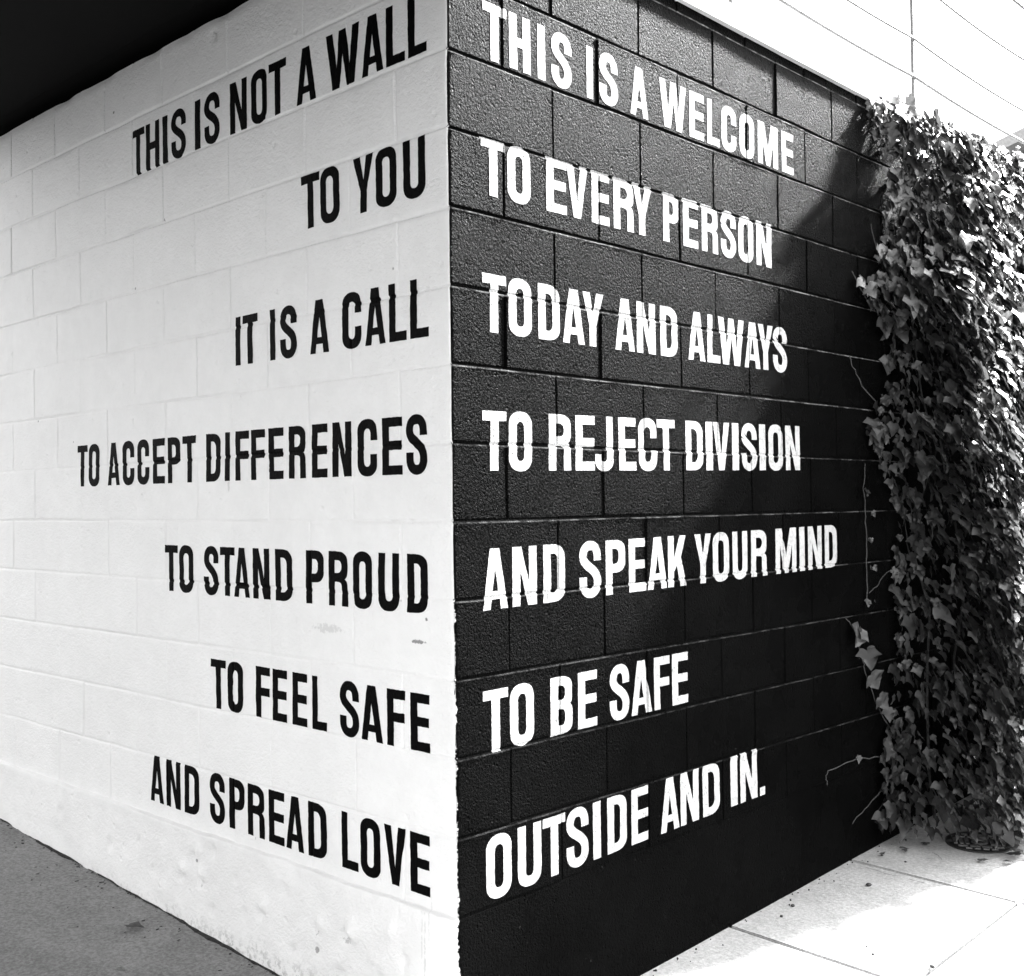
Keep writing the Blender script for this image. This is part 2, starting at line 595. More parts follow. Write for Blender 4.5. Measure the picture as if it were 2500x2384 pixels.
def rrect(x0, y0, x1, y1, r):
    """r = (bl, br, tr, tl) each (rx, ry) or 0; counter-clockwise"""
    p = []
    for (cx, cy, sx, sy, a), q in zip(((x0, y0, 1, 1, 180), (x1, y0, -1, 1, 270), (x1, y1, -1, -1, 0), (x0, y1, 1, -1, 90)), r):
        if q == 0: p.append((cx, cy))
        else: p += arc(cx + sx * q[0], cy + sy * q[1], q[0], q[1], a, a + 90)
    return p


def bez(p0, p1, p2, p3, n=12):
    return [tuple((1 - t) ** 3 * p0[i] + 3 * t * (1 - t) ** 2 * p1[i] + 3 * t * t * (1 - t) * p2[i] + t ** 3 * p3[i] for i in (0, 1)) for t in [k / n for k in range(n + 1)]]


def glyph(ch, w, H, tv, th):
    """outline loops of one condensed sans capital, w wide and H tall; first loop outer, rest holes"""
    if ch == 'M' or ch == 'W': t = min(tv, w * .25)
    else: t = min(tv, w * .37)
    ro, ri = (w / 2 * .98, w * .42), ((w - 2 * t) / 2 * .98, (w - 2 * t) / 2 * 1.1)
    ov = .012 * H
    if ch == 'I': return [[(0, 0), (w, 0), (w, H), (0, H)]]
    if ch == '.': return [[(0, 0), (w, 0), (w, H * .17), (0, H * .17)]]
    if ch == 'T':
        a, b = (w - t) / 2, (w + t) / 2
        return [[(a, 0), (b, 0), (b, H - th), (w, H - th), (w, H), (0, H), (0, H - th), (a, H - th)]]
    if ch == 'L': return [[(0, 0), (w, 0), (w, th), (t, th), (t, H), (0, H)]]
    if ch == 'H':
        m, n = H * .42, H * .42 + th
        return [[(0, 0), (t, 0), (t, m), (w - t, m), (w - t, 0), (w, 0), (w, H), (w - t, H), (w - t, n), (t, n), (t, H), (0, H)]]
    if ch in 'EF':
        m = H * .43
        p = [(w * .97, m), (w * .97, m + th), (t, m + th), (t, H - th), (w, H - th), (w, H), (0, H), (0, 0)]
        return [p + ([(w, 0), (w, th), (t, th), (t, m)] if ch == 'E' else [(t, 0), (t, m)])]
    if ch == 'N':
        return [[(0, 0), (t, 0), (t, H * .60), (w - t * 1.12, 0), (w, 0), (w, H), (w - t, H), (w - t, H * .40), (t * 1.12, H), (0, H)]]
    if ch == 'M':
        t *= .98
        return [[(0, 0), (t, 0), (t, H * .62), (w * .41, 0), (w * .60, 0), (w - t, H * .62), (w - t, 0), (w, 0), (w, H), (w - t * 1.4, H), (w * .505, H * .40), (t * 1.4, H), (0, H)]]
    if ch == 'W':
        return [[(0, H), (w * .21, H), (w * .315, H * .36), (w * .40, H), (w * .60, H), (w * .69, H * .36), (w * .79, H), (w, H), (w * .825, 0), (w * .605, 0), (w * .50, H * .58), (w * .395, 0), (w * .175, 0)][::-1]]
    if ch == 'V':
        return [[(0, H), (w * .335, H), (w * .50, H * .30), (w * .665, H), (w, H), (w * .67, 0), (w * .33, 0)][::-1]]
    if ch == 'A':
        return [[(0, 0), (w * .29, 0), (w * .335, H * .17), (w * .665, H * .17), (w * .71, 0), (w, 0), (w * .69, H), (w * .31, H)], [(w * .385, H * .30), (w * .615, H * .30), (w * .5, H * .68)]]
    if ch == 'Y':
        a, b = (w - t) / 2, (w + t) / 2
        return [[(a, 0), (b, 0), (b, H * .39), (w, H), (w * .655, H), (w * .5, H * .58), (w * .345, H), (0, H), (a, H * .39)]]
    if ch == 'K':
        return [[(0, 0), (t, 0), (t, H * .30), (w * .47, H * .41), (w * .66, 0), (w, 0), (w * .70, H * .58), (w * .98, H), (w * .64, H), (t, H * .56), (t, H), (0, H)]]
    if ch == 'O':
        return [rrect(0, -ov, w, H + ov, (ro,) * 4), rrect(t, th, w - t, H - th, (ri,) * 4)]
    if ch == 'D':
        r, q = (w * .58, w * .40), ((w - 2 * t) * .7, (w - 2 * t) * .75)
        return [rrect(0, 0, w, H, (0, r, r, 0)), rrect(t, th, w - t, H - th, (0, q, q, 0))]
    if ch == 'U':
        o = [(t, H), (0, H)] + arc(ro[0], ro[1] - ov, ro[0], ro[1], 180, 270) + arc(w - ro[0], ro[1] - ov, ro[0], ro[1], 270, 360) + [(w, H), (w - t, H)]
        return [o + arc(w - t - ri[0], th + ri[1], ri[0], ri[1], 360, 270) + arc(t + ri[0], th + ri[1], ri[0], ri[1], 270, 180)]
    if ch == 'J':
        o = [(t, H * .30), (0, H * .30)] + arc(ro[0], ro[1] - ov, ro[0], ro[1], 180, 270) + arc(w - ro[0], ro[1] - ov, ro[0], ro[1], 270, 360) + [(w, H), (w - t, H)]
        return [o + arc(w - t - ri[0], th + ri[1], ri[0], ri[1], 360, 270) + arc(t + ri[0], th + ri[1], ri[0], ri[1], 270, 180)]
    if ch == 'C':
        hi, lo = H * .625, H * .38
        o = [(w, hi)] + arc(w - ro[0], H + ov - ro[1], ro[0], ro[1], 0, 90) + arc(ro[0], H + ov - ro[1], ro[0], ro[1], 90, 180)
        o += arc(ro[0], ro[1] - ov, ro[0], ro[1], 180, 270) + arc(w - ro[0], ro[1] - ov, ro[0], ro[1], 270, 360) + [(w, lo), (w - t, lo)]
        o += arc(w - t - ri[0], th + ri[1], ri[0], ri[1], 360, 270) + arc(t + ri[0], th + ri[1], ri[0], ri[1], 270, 180)
        o += arc(t + ri[0], H - th - ri[1], ri[0], ri[1], 180, 90) + arc(w - t - ri[0], H - th - ri[1], ri[0], ri[1], 90, 0) + [(w - t, hi)]
        return [o]
    if ch in 'PRB':
        r, q = (w * .5, w * .34), ((w - 2 * t) * .6, (w - 2 * t) * .6)
        if ch == 'P':
            m = H * .40
            return [[(0, 0), (t, 0), (t, m)] + rrect(t, m, w, H, (0, r, r, 0))[1:-1] + [(0, H)], rrect(t, m + th, w - t, H - th, (0, q, q, 0))]
        if ch == 'R':
            m = H * .44
            leg = [(0, 0), (t, 0), (t, m)] + bez((t, m), (w - t, m), (w - t, m - .01 * H), (w - t, m - .12 * H), 6)[1:] + [(w - t, 0), (w, 0), (w - .02 * w, H * .34)]
            leg += bez((w - .02 * w, H * .34), (w - .02 * w, H * .45), (w * .9, H * .47), (w * .84, H * .49), 6)[1:]
            leg += bez((w * .84, H * .49), (w * .93, H * .52), (w * .98, H * .56), (w * .98, H * .64), 6)[1:]
            return [leg + arc(w * .98 - r[0], H - r[1], r[0], r[1], 0, 90) + [(0, H)], rrect(t, m + th, w - t, H - th, (0, q, q, 0))]
        m = H * .44
        o = [(0, 0)] + arc(w - r[0], r[1], r[0], r[1], 270, 360) + bez((w, H * .36), (w, H * .45), (w * .95, H * .48), (w * .88, H * .51), 6)
        o += bez((w * .88, H * .51), (w * .95, H * .53), (w * .98, H * .57), (w * .98, H * .64), 6)[1:] + arc(w * .98 - r[0], H - r[1], r[0], r[1], 0, 90) + [(0, H)]
        return [o, rrect(t, th, w - t, m, (0, q, q, 0)), rrect(t, m + th, w - t, H - th, (0, q, q, 0))]
    if ch == 'S':
        a, b = t / 2, w - t / 2
        rx, ry = (b - a) / 2, w * .36
        yt, yb = H + ov - th / 2, -ov + th / 2
        c = [(b, H * .655), (b, H * .70)] + arc(b - rx, yt - ry, rx, ry, 0, 90, 8)[1:] + arc(a + rx, yt - ry, rx, ry, 90, 180, 8)[1:]
        c += bez((a, H * .745), (a, H * .54), (b, H * .53), (b, H * .27), 18)
        c += arc(b - rx, yb + ry, rx, ry, 360, 270, 8)[1:] + arc(a + rx, yb + ry, rx, ry, 270, 180, 8)[1:] + [(a, H * .31), (a, H * .37)]
        l, r_ = [], []
        for i in range(len(c)):
            p, n = c[max(i - 1, 0)], c[min(i + 1, len(c) - 1)]
            dx, dy = n[0] - p[0], n[1] - p[1]
            d = math.hypot(dx, dy) or 1
            nx_, ny_ = -dy / d, dx / d
            k = math.sqrt((t / 2 * nx_) ** 2 + (th / 2 * ny_) ** 2) * 1.03
            l.append((c[i][0] + nx_ * k, c[i][1] + ny_ * k)); r_.append((c[i][0] - nx_ * k, c[i][1] - ny_ * k))
        return [l + r_[::-1]]
    raise ValueError(ch)


def dense(loop, step=.005, amp=.0006, seed=0):
    """hand-brushed edge: resample and wobble"""
    out = []
    n = len(loop)
    for i in range(n):
        a, b = loop[i], loop[(i + 1) % n]
        d = math.hypot(b[0] - a[0], b[1] - a[1])
        if d < 1e-5: continue
        m = max(1, int(d / step))
        for k in range(m):
            t = k / m
            out.append((a[0] + (b[0] - a[0]) * t, a[1] + (b[1] - a[1]) * t))
    p = np.array(out)
    q = p * 130
    p[:, 0] += (vnoise(q[:, 0] + seed * 3.1, q[:, 1], 50) - .5) * 2 * amp + (vnoise(q[:, 0] * .3 + seed, q[:, 1] * .3, 52) - .5) * 2 * amp
    p[:, 1] += (vnoise(q[:, 0], q[:, 1] + seed * 2.7, 51) - .5) * 2 * amp
    return p


def inside(pt, loops):
    c = False
    x, y = pt
    for lp in loops:
        x0, y0 = lp[:, 0], lp[:, 1]
        x1, y1 = np.roll(x0, -1), np.roll(y0, -1)
        m = (y0 > y) != (y1 > y)
        if m.any():
            xi = x0[m] + (y - y0[m]) * (x1[m] - x0[m]) / (y1[m] - y0[m])
            if np.count_nonzero(xi > x) % 2: c = not c
    return c


def letter_mesh(wall, loops, V, F):
    """paint film lying on the wall's own relief: cut along the wall grid, lifted half a millimetre"""
    allp = np.concatenate(loops)
    lo, hi = allp.min(0), allp.max(0)
    pts, edges = [], []
    for lp in loops:
        b = len(pts); n = len(lp)
        pts += [Vector(p) for p in lp.tolist()]
        edges += [(b + i, b + (i + 1) % n) for i in range(n)]
    e = .001
    for u in wall.u[(wall.u > lo[0]) & (wall.u < hi[0])]:
        pts += [Vector((u, lo[1] - e)), Vector((u, hi[1] + e))]; edges.append((len(pts) - 2, len(pts) - 1))
    for z in wall.z[(wall.z > lo[1]) & (wall.z < hi[1])]:
        pts += [Vector((lo[0] - e, z)), Vector((hi[0] + e, z))]; edges.append((len(pts) - 2, len(pts) - 1))
    vv, ee, ff, *_ = delaunay_2d_cdt(pts, edges, [], 0, 1e-6)
    b = len(V)
    P = np.array([(v.x, v.y) for v in vv])
    h = wall.sample(P[:, 0], P[:, 1]) - .0006
    V += [wall.pos(u, z, d) for (u, z), d in zip(P.tolist(), h.tolist())]
    for f in ff:
        c = P[list(f)].mean(0)
        if inside(c, loops):
            g = [b + i for i in f]
            F.append(g if wall.side == 'R' else g[::-1])


TEXT = [
('L', 'THIS IS NOT A WALL', [-0.0105, 1.397], [-0.0092, 1.2341], [('T', 1.5416, 1.6284), ('H', 1.4417, 1.5324), ('I', 1.3864, 1.4195), ('S', 1.2706, 1.3624), ('I', 1.1786, 1.2134), ('S', 1.0642, 1.1543), ('N', 0.9099, 1.0035), ('O', 0.7992, 0.8861), ('T', 0.6982, 0.7895), ('A', 0.5528, 0.6479), ('W', 0.3516, 0.503), ('A', 0.2512, 0.3443), ('L', 0.1638, 0.2393), ('L', 0.0757, 0.151)]),
('L', 'TO YOU', [-0.0041, 1.0167], [-0.0013, 0.8573], [('T', 0.5429, 0.6317), ('O', 0.4507, 0.5398), ('Y', 0.2986, 0.3891), ('O', 0.2024, 0.2902), ('U', 0.0869, 0.1756)]),
('L', 'IT IS A CALL', [0.0013, 0.6409], [0.0059, 0.4833], [('I', 0.9572, 0.9852), ('T', 0.8623, 0.9455), ('I', 0.7701, 0.7975), ('S', 0.6602, 0.7437), ('A', 0.5061, 0.5959), ('C', 0.3608, 0.4451), ('A', 0.2568, 0.3436), ('L', 0.1699, 0.2414), ('L', 0.0823, 0.1557)]),
('L', 'TO ACCEPT DIFFERENCES', [0.0012, 0.281], [0.002, 0.1248], [('T', 1.9852, 2.0668), ('O', 1.8911, 1.9761), ('A', 1.741, 1.8273), ('C', 1.6362, 1.7188), ('C', 1.5307, 1.6141), ('E', 1.4269, 1.5058), ('P', 1.3267, 1.4077), ('T', 1.2274, 1.3121), ('D', 1.0793, 1.1658), ('I', 1.0246, 1.0533), ('F', 0.9172, 0.9932), ('F', 0.8312, 0.9053), ('E', 0.7363, 0.813), ('R', 0.6243, 0.7098), ('E', 0.5211, 0.5954), ('N', 0.4124, 0.4988), ('C', 0.3004, 0.3855), ('E', 0.1946, 0.2788), ('S', 0.0951, 0.1785)]),
('L', 'TO STAND PROUD', [0.0033, -0.0873], [0.0043, -0.2436], [('T', 1.3436, 1.4281), ('O', 1.2463, 1.3343), ('S', 1.0962, 1.1803), ('T', 1.0046, 1.0868), ('A', 0.9226, 1.0079), ('N', 0.816, 0.9042), ('D', 0.6968, 0.784), ('P', 0.5429, 0.6283), ('R', 0.4315, 0.5203), ('O', 0.3244, 0.4086), ('U', 0.2108, 0.2976), ('D', 0.098, 0.18)]),
('L', 'TO FEEL SAFE', [0.0087, -0.4555], [0.0034, -0.6074], [('T', 1.0589, 1.1438), ('O', 0.9641, 1.0488), ('F', 0.8182, 0.8941), ('E', 0.7317, 0.8051), ('E', 0.6297, 0.7039), ('L', 0.5354, 0.6037), ('S', 0.3877, 0.4741), ('A', 0.2855, 0.379), ('F', 0.1927, 0.2671), ('E', 0.0972, 0.1725)]),
('L', 'AND SPREAD LOVE', [0.0094, -0.8247], [0.0098, -0.9829], [('A', 1.4477, 1.5376), ('N', 1.3383, 1.4299), ('D', 1.2217, 1.3112), ('S', 1.0713, 1.1569), ('P', 0.9582, 1.0457), ('R', 0.8499, 0.9404), ('E', 0.7477, 0.8286), ('A', 0.6495, 0.7388), ('D', 0.5407, 0.629), ('L', 0.3986, 0.471), ('O', 0.3013, 0.3863), ('V', 0.1977, 0.284), ('E', 0.1017, 0.179)]),
('R', 'THIS IS A WELCOME', [-0.0018, 1.3848], [0.0022, 1.2299], [('T', 0.1299, 0.2214), ('H', 0.2306, 0.3165), ('I', 0.346, 0.3781), ('S', 0.4051, 0.493), ('I', 0.5605, 0.5897), ('S', 0.6161, 0.7041), ('A', 0.7651, 0.8557), ('W', 0.9159, 1.0642), ('E', 1.0817, 1.1633), ('L', 1.1834, 1.2545), ('C', 1.2683, 1.3585), ('O', 1.3794, 1.4708), ('M', 1.4967, 1.6312), ('E', 1.6586, 1.7409)]),
('R', 'TO EVERY PERSON', [0.005, 1.0175], [0.0036, 0.864], [('T', 0.117, 0.2085), ('O', 0.217, 0.3095), ('E', 0.3757, 0.4625), ('V', 0.4625, 0.556), ('E', 0.5751, 0.6575), ('R', 0.6783, 0.7765), ('Y', 0.7702, 0.8677), ('P', 0.9291, 1.0141), ('E', 1.0358, 1.1192), ('R', 1.1407, 1.2364), ('S', 1.2538, 1.3468), ('O', 1.3626, 1.457), ('N', 1.4783, 1.578)]),
('R', 'TODAY AND ALWAYS', [0.0055, 0.6543], [0.0029, 0.4993], [('T', 0.1151, 0.2062), ('O', 0.2136, 0.3067), ('D', 0.334, 0.4259), ('A', 0.4385, 0.5371), ('Y', 0.5277, 0.6233), ('A', 0.6772, 0.7734), ('N', 0.7837, 0.8794), ('D', 0.9054, 0.9968), ('A', 1.0568, 1.1538), ('L', 1.1664, 1.2422), ('W', 1.231, 1.3895), ('A', 1.3924, 1.4941), ('Y', 1.4799, 1.5798), ('S', 1.5798, 1.6767)]),
('R', 'TO REJECT DIVISION', [0.0143, 0.2883], [0.0131, 0.1296], [('T', 0.1109, 0.203), ('O', 0.2111, 0.3037), ('R', 0.3737, 0.4684), ('E', 0.4878, 0.5748), ('J', 0.5768, 0.6585), ('E', 0.6853, 0.771), ('C', 0.784, 0.8771), ('T', 0.8798, 0.9738), ('D', 1.0336, 1.1294), ('I', 1.1474, 1.1869), ('V', 1.1911, 1.2879), ('I', 1.3038, 1.3437), ('S', 1.3606, 1.4583), ('I', 1.4739, 1.5144), ('O', 1.5338, 1.6314), ('N', 1.6508, 1.7526)]),
('R', 'AND SPEAK YOUR MIND', [0.0116, -0.0764], [0.0125, -0.2384], [('A', 0.1038, 0.1982), ('N', 0.2184, 0.3155), ('D', 0.3425, 0.435), ('S', 0.4989, 0.5952), ('P', 0.6175, 0.7103), ('E', 0.7281, 0.8127), ('A', 0.8206, 0.9201), ('K', 0.9263, 1.0262), ('Y', 1.0726, 1.1681), ('O', 1.1772, 1.2735), ('U', 1.2957, 1.3885), ('R', 1.413, 1.5147), ('M', 1.5727, 1.7173), ('I', 1.7397, 1.7773), ('N', 1.8016, 1.9026), ('D', 1.9264, 2.0194)]),
('R', 'TO BE SAFE', [0.013, -0.4499], [0.0166, -0.6146], [('T', 0.101, 0.1956), ('O', 0.2028, 0.2981), ('B', 0.3667, 0.4586), ('E', 0.4833, 0.5686), ('S', 0.6283, 0.7211), ('A', 0.7321, 0.8317), ('F', 0.8451, 0.9268), ('E', 0.9395, 1.025)]),
('R', 'OUTSIDE AND IN.', [0.0153, -0.8343], [0.0141, -0.9987], [('O', 0.1053, 0.2014), ('U', 0.2258, 0.3197), ('T', 0.3262, 0.4225), ('S', 0.4279, 0.5242), ('I', 0.5449, 0.5792), ('D', 0.61, 0.7019), ('E', 0.7247, 0.811), ('A', 0.87, 0.9694), ('N', 0.978, 1.0794), ('D', 1.1031, 1.2013), ('I', 1.2651, 1.3069), ('N', 1.3249, 1.4291), ('.', 1.4447, 1.4773)]),
]

bld = tag(empty('building', (0, 0, -1.41)), 'concrete block building corner, one wall painted white and the other black, both lettered', 'building')
WL, WR = Wall('L'), Wall('R')


def part(o):          # keep world placement under the building's empty
    o.matrix_parent_inverse = Matrix.Translation((0, 0, 1.41))
    return o


wl = part(WL.mesh(M_WHITE, bld, WR)); wl['label'] = 'white painted block wall with black lettering'
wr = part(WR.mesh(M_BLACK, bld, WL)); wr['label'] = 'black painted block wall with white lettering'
for li, (side, text, ct, cb, lets) in enumerate(TEXT):
    wall = WL if side == 'L' else WR
    V, F = [], []
    for gi, (ch, a, b) in enumerate(lets):
        w = b - a
        um = (a + b) / 2
        zt, zb = ct[0] * um + ct[1], cb[0] * um + cb[1]
        H = zt - zb
        st, sb = ct[0], cb[0]
        tv, th = (.0285, .0255) if side == 'L' else (.0315, .0260)
        loops = []
        for lp in glyph(ch, w, H, tv, th):
            p = dense(lp, seed=li * 31 + gi)
            u = b - p[:, 0] if side == 'L' else a + p[:, 0]
            f = p[:, 1] / H
            z = (cb[0] * u + cb[1]) * (1 - f) + (ct[0] * u + ct[1]) * f
            loops.append(np.stack([u, z], 1))
        letter_mesh(wall, loops, V, F)
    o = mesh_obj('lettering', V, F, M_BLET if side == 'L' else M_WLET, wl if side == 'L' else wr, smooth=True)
    o['label'] = '%s lettering that reads %s' % ('black' if side == 'L' else 'white', text)

# roof slab behind the parapet
bm = bmesh.new()
add_box(bm, (-8.0, .05, 1.40), (-.05, 8.4, 1.48))
part(bm_obj('roof', bm, M_ROOF, bld))
# coping along the black wall: pale drip edge, dark bead, white cap
bm = bmesh.new()
add_box(bm, (-.14, -.004, 1.655), (.019, 8.4, 1.677), .002)
c1 = part(bm_obj('coping', bm, M_COPING, bld))
bm = bmesh.new()
add_box(bm, (-.135, -.002, 1.6772), (.013, 8.4, 1.691))
b = bm_obj('bead', bm, M_SEAL, c1)
bm = bmesh.new()
add_box(bm, (-.15, -.006, 1.6912), (.014, 8.4, 1.728), .004)
b = bm_obj('cap', bm, M_COPING, c1)
# top course ledge of the white wall and the dark canopy over it
bm = bmesh.new()
add_box(bm, (-6.2, .016, 1.50), (-.16, .30, 1.6245))
part(bm_obj('wall_top', bm, M_WHITE, bld))
bm = bmesh.new()
add_box(bm, (-9.0, .22, 1.6250), (-.16, .30, 3.60))
add_box(bm, (-3.15, CAN_Y, 1.675), (1.25, -.03, 1.86))  # canopy stretched unseen past the corner to shade the white wall's top
add_box(bm, (-3.15, -.029, 1.675), (-.16, .217, 1.859))
cn = part(bm_obj('canopy', bm, M_SOFFIT, bld)); cn['label'] = 'dark canopy over the white wall'

# ---------------------------------------------------------------- railing on the coping
rl = tag(empty('railing', (-.05, 2.88, 1.728)), 'thin metal railing with slack wires standing on the wall top', 'railing')
rinv = Matrix.Translation((.05, -2.88, -1.728))
px = -.05
posts = [-.04, 1.42, 2.88, 4.34, 5.8, 7.26]
for y in posts:
    bm = bmesh.new()
    add_box(bm, (px - .007, y - .007, 1.729), (px + .007, y + .007, 2.66), .0015)
    add_box(bm, (px - .022, y - .022, 1.7285), (px + .022, y + .022, 1.734), .001)
    bm_obj('post', bm, M_RAIL, rl).matrix_parent_inverse = rinv
for z, r, sag in ((1.772, .0055, .008), (1.905, .0085, .013), (2.075, .0065, .016), (2.35, .0065, .02), (2.62, .0085, .0)):
    bm = bmesh.new()
    for a, c in zip(posts[:-1], posts[1:]):
        pts = []
        for k in range(13):
            t = k / 12
            pts.append((px + .010, a + (c - a) * t, z - sag * 4 * t * (1 - t) * (.7 + .5 * float(vnoise(a * 3, z * 7, 60)))))
        add_tube(bm, pts, r, 6)
    bm_obj('rail', bm, M_RAIL, rl).matrix_parent_inverse = rinv

# ---------------------------------------------------------------- distant house
hs = tag(empty('house', (-.4, 16, -1.4)), 'distant house with a grey gable roof rising behind the ivy', 'house')
hinv = Matrix.Translation((.4, -16, 1.4))
bm = bmesh.new(); add_box(bm, (-3.3, 13, -1.4), (2.8, 19, 4.36))
bm_obj('wall', bm, plain('house_render', 0.4, 0.8), hs).matrix_parent_inverse = hinv
bm = bmesh.new()
pr = [(-3.95, 4.20), (-.4, 5.16), (3.4, 4.20), (3.4, 4.32), (-.4, 5.34), (-3.95, 4.33)]
fr = [bm.verts.new((x, 12.6, z)) for x, z in pr]; bk = [bm.verts.new((x, 19.4, z)) for x, z in pr]
bm.faces.new(fr); bm.faces.new(bk[::-1])
for i in range(len(pr)):
    j = (i + 1) % len(pr); bm.faces.new((fr[j], fr[i], bk[i], bk[j]))
bmesh.ops.recalc_face_normals(bm, faces=bm.faces)
bm_obj('roof', bm, plain('grey_shingles', 0.42, 0.8), hs).matrix_parent_inverse = hinv

# ---------------------------------------------------------------- ivy
def make_leaf_mat():
    k = NT('ivy_leaf')
    at = k.n('ShaderNodeAttribute'); at.attribute_name = 'tone'
    v = at.outputs['Fac']
    ve = k.noise(60, 3, 0.6)
    base = k.math('MULTIPLY', k.ramp(v, 0, 1, 0.016, 0.072), k.ramp(ve, 0.3, 0.7, 0.85, 1.1))
    k.set(base, 0.32, k.bump(k.noise(180, 2), 0.0006), 0.5)
    tr = k.n('ShaderNodeBsdfTranslucent')
    k.put(tr.inputs['Color'], k.math('MULTIPLY', base, 3.0))
    mx = k.n('ShaderNodeMixShader')
    mx.inputs[0].default_value = 0.3
    k.t.links.new(k.p.outputs[0], mx.inputs[1]); k.t.links.new(tr.outputs[0], mx.inputs[2])
    k.t.links.new(mx.outputs[0], k.out.inputs['Surface'])
    return k.m


M_LEAF = make_leaf_mat()
M_VINE = plain('vine_bark', 0.035, 0.8, 0.3, 80, 0.001)
# half outline of a lobed ivy leaf, stalk at the origin, tip along +y
HALF = [(0, 0), (.15, -.12), (.36, -.11), (.48, .06), (.68, .30), (.43, .36), (.37, .50), (.29, .66), (.14, .90), (0, 1.12)]


def leaf_geo(rng):
    pts = []
    k1, k2 = .8 + .4 * rng.random(), .85 + .3 * rng.random()
    right = [(x * k1 * (.93 + .14 * rng.random()), y * k2) for x, y in HALF]
    left = [(-x * k1 * (.93 + .14 * rng.random()), y * k2) for x, y in HALF]
    fold = -.05 + .5 * rng.random(); curl = -.1 + .8 * rng.random()
    def z(x, y): return fold * abs(x) - curl * y * y * .5 - .25 * x * x + .05 * math.sin(9 * y + 5 * x)
    mid = [(0, 0), (0, .25 * k2), (0, .5 * k2), (0, .75 * k2), (0, 1.06 * k2)]
    V = [(x, y, z(x, y)) for x, y in mid]
    F = []
    for sgn, side in ((1, right), (-1, left)):
        b = len(V)
        V += [(x, y, z(x, y)) for x, y in side[1:-1]]
        idx = [b + i for i in range(len(side) - 2)]
        fan = [(0, idx[0], idx[1], 1), (1, idx[1], idx[2]), (1, idx[2], idx[3], 2), (2, idx[3], idx[4], idx[5]), (2, idx[5], idx[6], 3), (3, idx[6], idx[7], 4)]
        for f in fan: F.append(f if sgn > 0 else f[::-1])
    return np.array(V), F


def rot_leaf(tipdir, nrm):
    y = Vector(tipdir).normalized(); z = Vector(nrm)
    z = (z - y * z.dot(y)).normalized()
    x = y.cross(z)
    return np.array(Matrix((x, y, z)).transposed())


class Foliage:
    def __init__(s, seed):
        s.rng = random.Random(seed); s.V, s.F, s.T = [], [], []
        s.proto = [leaf_geo(s.rng) for _ in range(24)]
        s.n = 0

    def leaf(s, p, tip, nrm, size, tone=None):
        v, f = s.rng.choice(s.proto)
        w = v @ rot_leaf(tip, nrm).T * size + np.array(p)
        b = s.n
        s.V.append(w); s.n += len(w)
        s.F += [tuple(b + i for i in q) for q in f]
        s.T += [s.rng.random() if tone is None else tone] * len(w)

    def build(s, name, parent):
        V = np.concatenate(s.V)
        o = mesh_obj(name, V.tolist(), s.F, M_LEAF, parent, smooth=True)
        a = o.data.attributes.new('tone', 'FLOAT', 'POINT')
        a.data.foreach_set('value', s.T)
        return o


def edge_y(z):
    """ragged near edge of the ivy on the wall"""
    E = [(1.66, 2.30), (1.53, 2.42), (1.39, 2.50), (1.22, 2.52), (1.1, 2.55), (.9, 2.44), (.77, 2.42), (.68, 2.55), (.48, 2.55), (.39, 2.48), (.22, 2.43), (.1, 2.55), (-.03, 2.66),
         (-.3, 2.62), (-.58, 2.58), (-.9, 2.56), (-1.07, 2.44), (-1.23, 2.38), (-1.35, 2.36)]
    E = E[::-1]
    return float(np.interp(z, [e[0] for e in E], [e[1] for e in E])) - .07 - .08 * float(sstep(1.3, 1.0, np.array(z))) * float(vnoise(z * 3.1, 4.0, 77)) * 1.6


def depth(y, z):
    d = y - edge_y(z)
    q = float(vnoise(y * 2.2, z * 2.2, 70)) * .6 + float(vnoise(y * 5, z * 5, 71)) * .4
    base = .012 + (.045 - .025 * float(sstep(.7, 1.4, np.array(z)))) * min(1, max(0, d / .25))
    base += float(sstep(.02, .26 + .40 * float(sstep(.7, 1.5, np.array(z))), np.array(d))) * min(.40, .12 + .11 * (1.65 - z))
    base *= .86 + .28 * q
    return base


ivy = tag(empty('ivy', (0, 3.2, -1.3)), 'mass of broad leaved ivy climbing the far end of the black wall', 'ivy')
iinv = Matrix.Translation((0, -3.2, 1.3))
fo = Foliage(5)
rg = random.Random(3)
count = 0
while count < 16500:
    y = 2.25 + 3.3 * rg.random() ** 1.35
    z = -1.37 + 3.17 * rg.random()
    e = edge_y(min(z, 1.66))
    if y < e: continue
    d = y - e
    topz = 1.66 + .14 * float(vnoise(y * 4, 0, 75)) * min(1, d / .4)
    if z > topz: continue
    if d < .22 and rg.random() > .30 + 3.2 * d: continue
    D = depth(y, z)
    x = D * (1 - .75 * rg.random() ** 2.2) + .012
    if rg.random() < .09 and d > .3: x += .02 + .09 * rg.random()
    if z < gz(.3, y) + .05: continue
    if z > topz - .85 * max(0, x - .03): continue
    if z > 1.62: x = max(-.12, x - .3 * rg.random())
    small = rg.random() < .28
    size = (.022 + .022 * rg.random()) if small or (d < .2 and rg.random() < .5) else (.036 + .050 * rg.random() ** 1.9)
    f = min(1, max(0, (x - .05) / .15))              # leaves out in the light turn to face it, those against the wall lie flat
    r1, r2, r3 = rg.random() - .5, rg.random() - .5, rg.random() - .5
    out = Vector((.85 - .2 * f + .6 * r1, -.15 + .25 * f + .9 * r2, .25 + .30 * f + .9 * r3))
    tip = Vector((.12 + .45 * f + .5 * (rg.random() - .4), -.15 * f + .9 * (rg.random() - .5), -.8 + .5 * (rg.random() - .5)))
    fo.leaf((x, y, z + size * .5), tip, out, size)
    count += 1
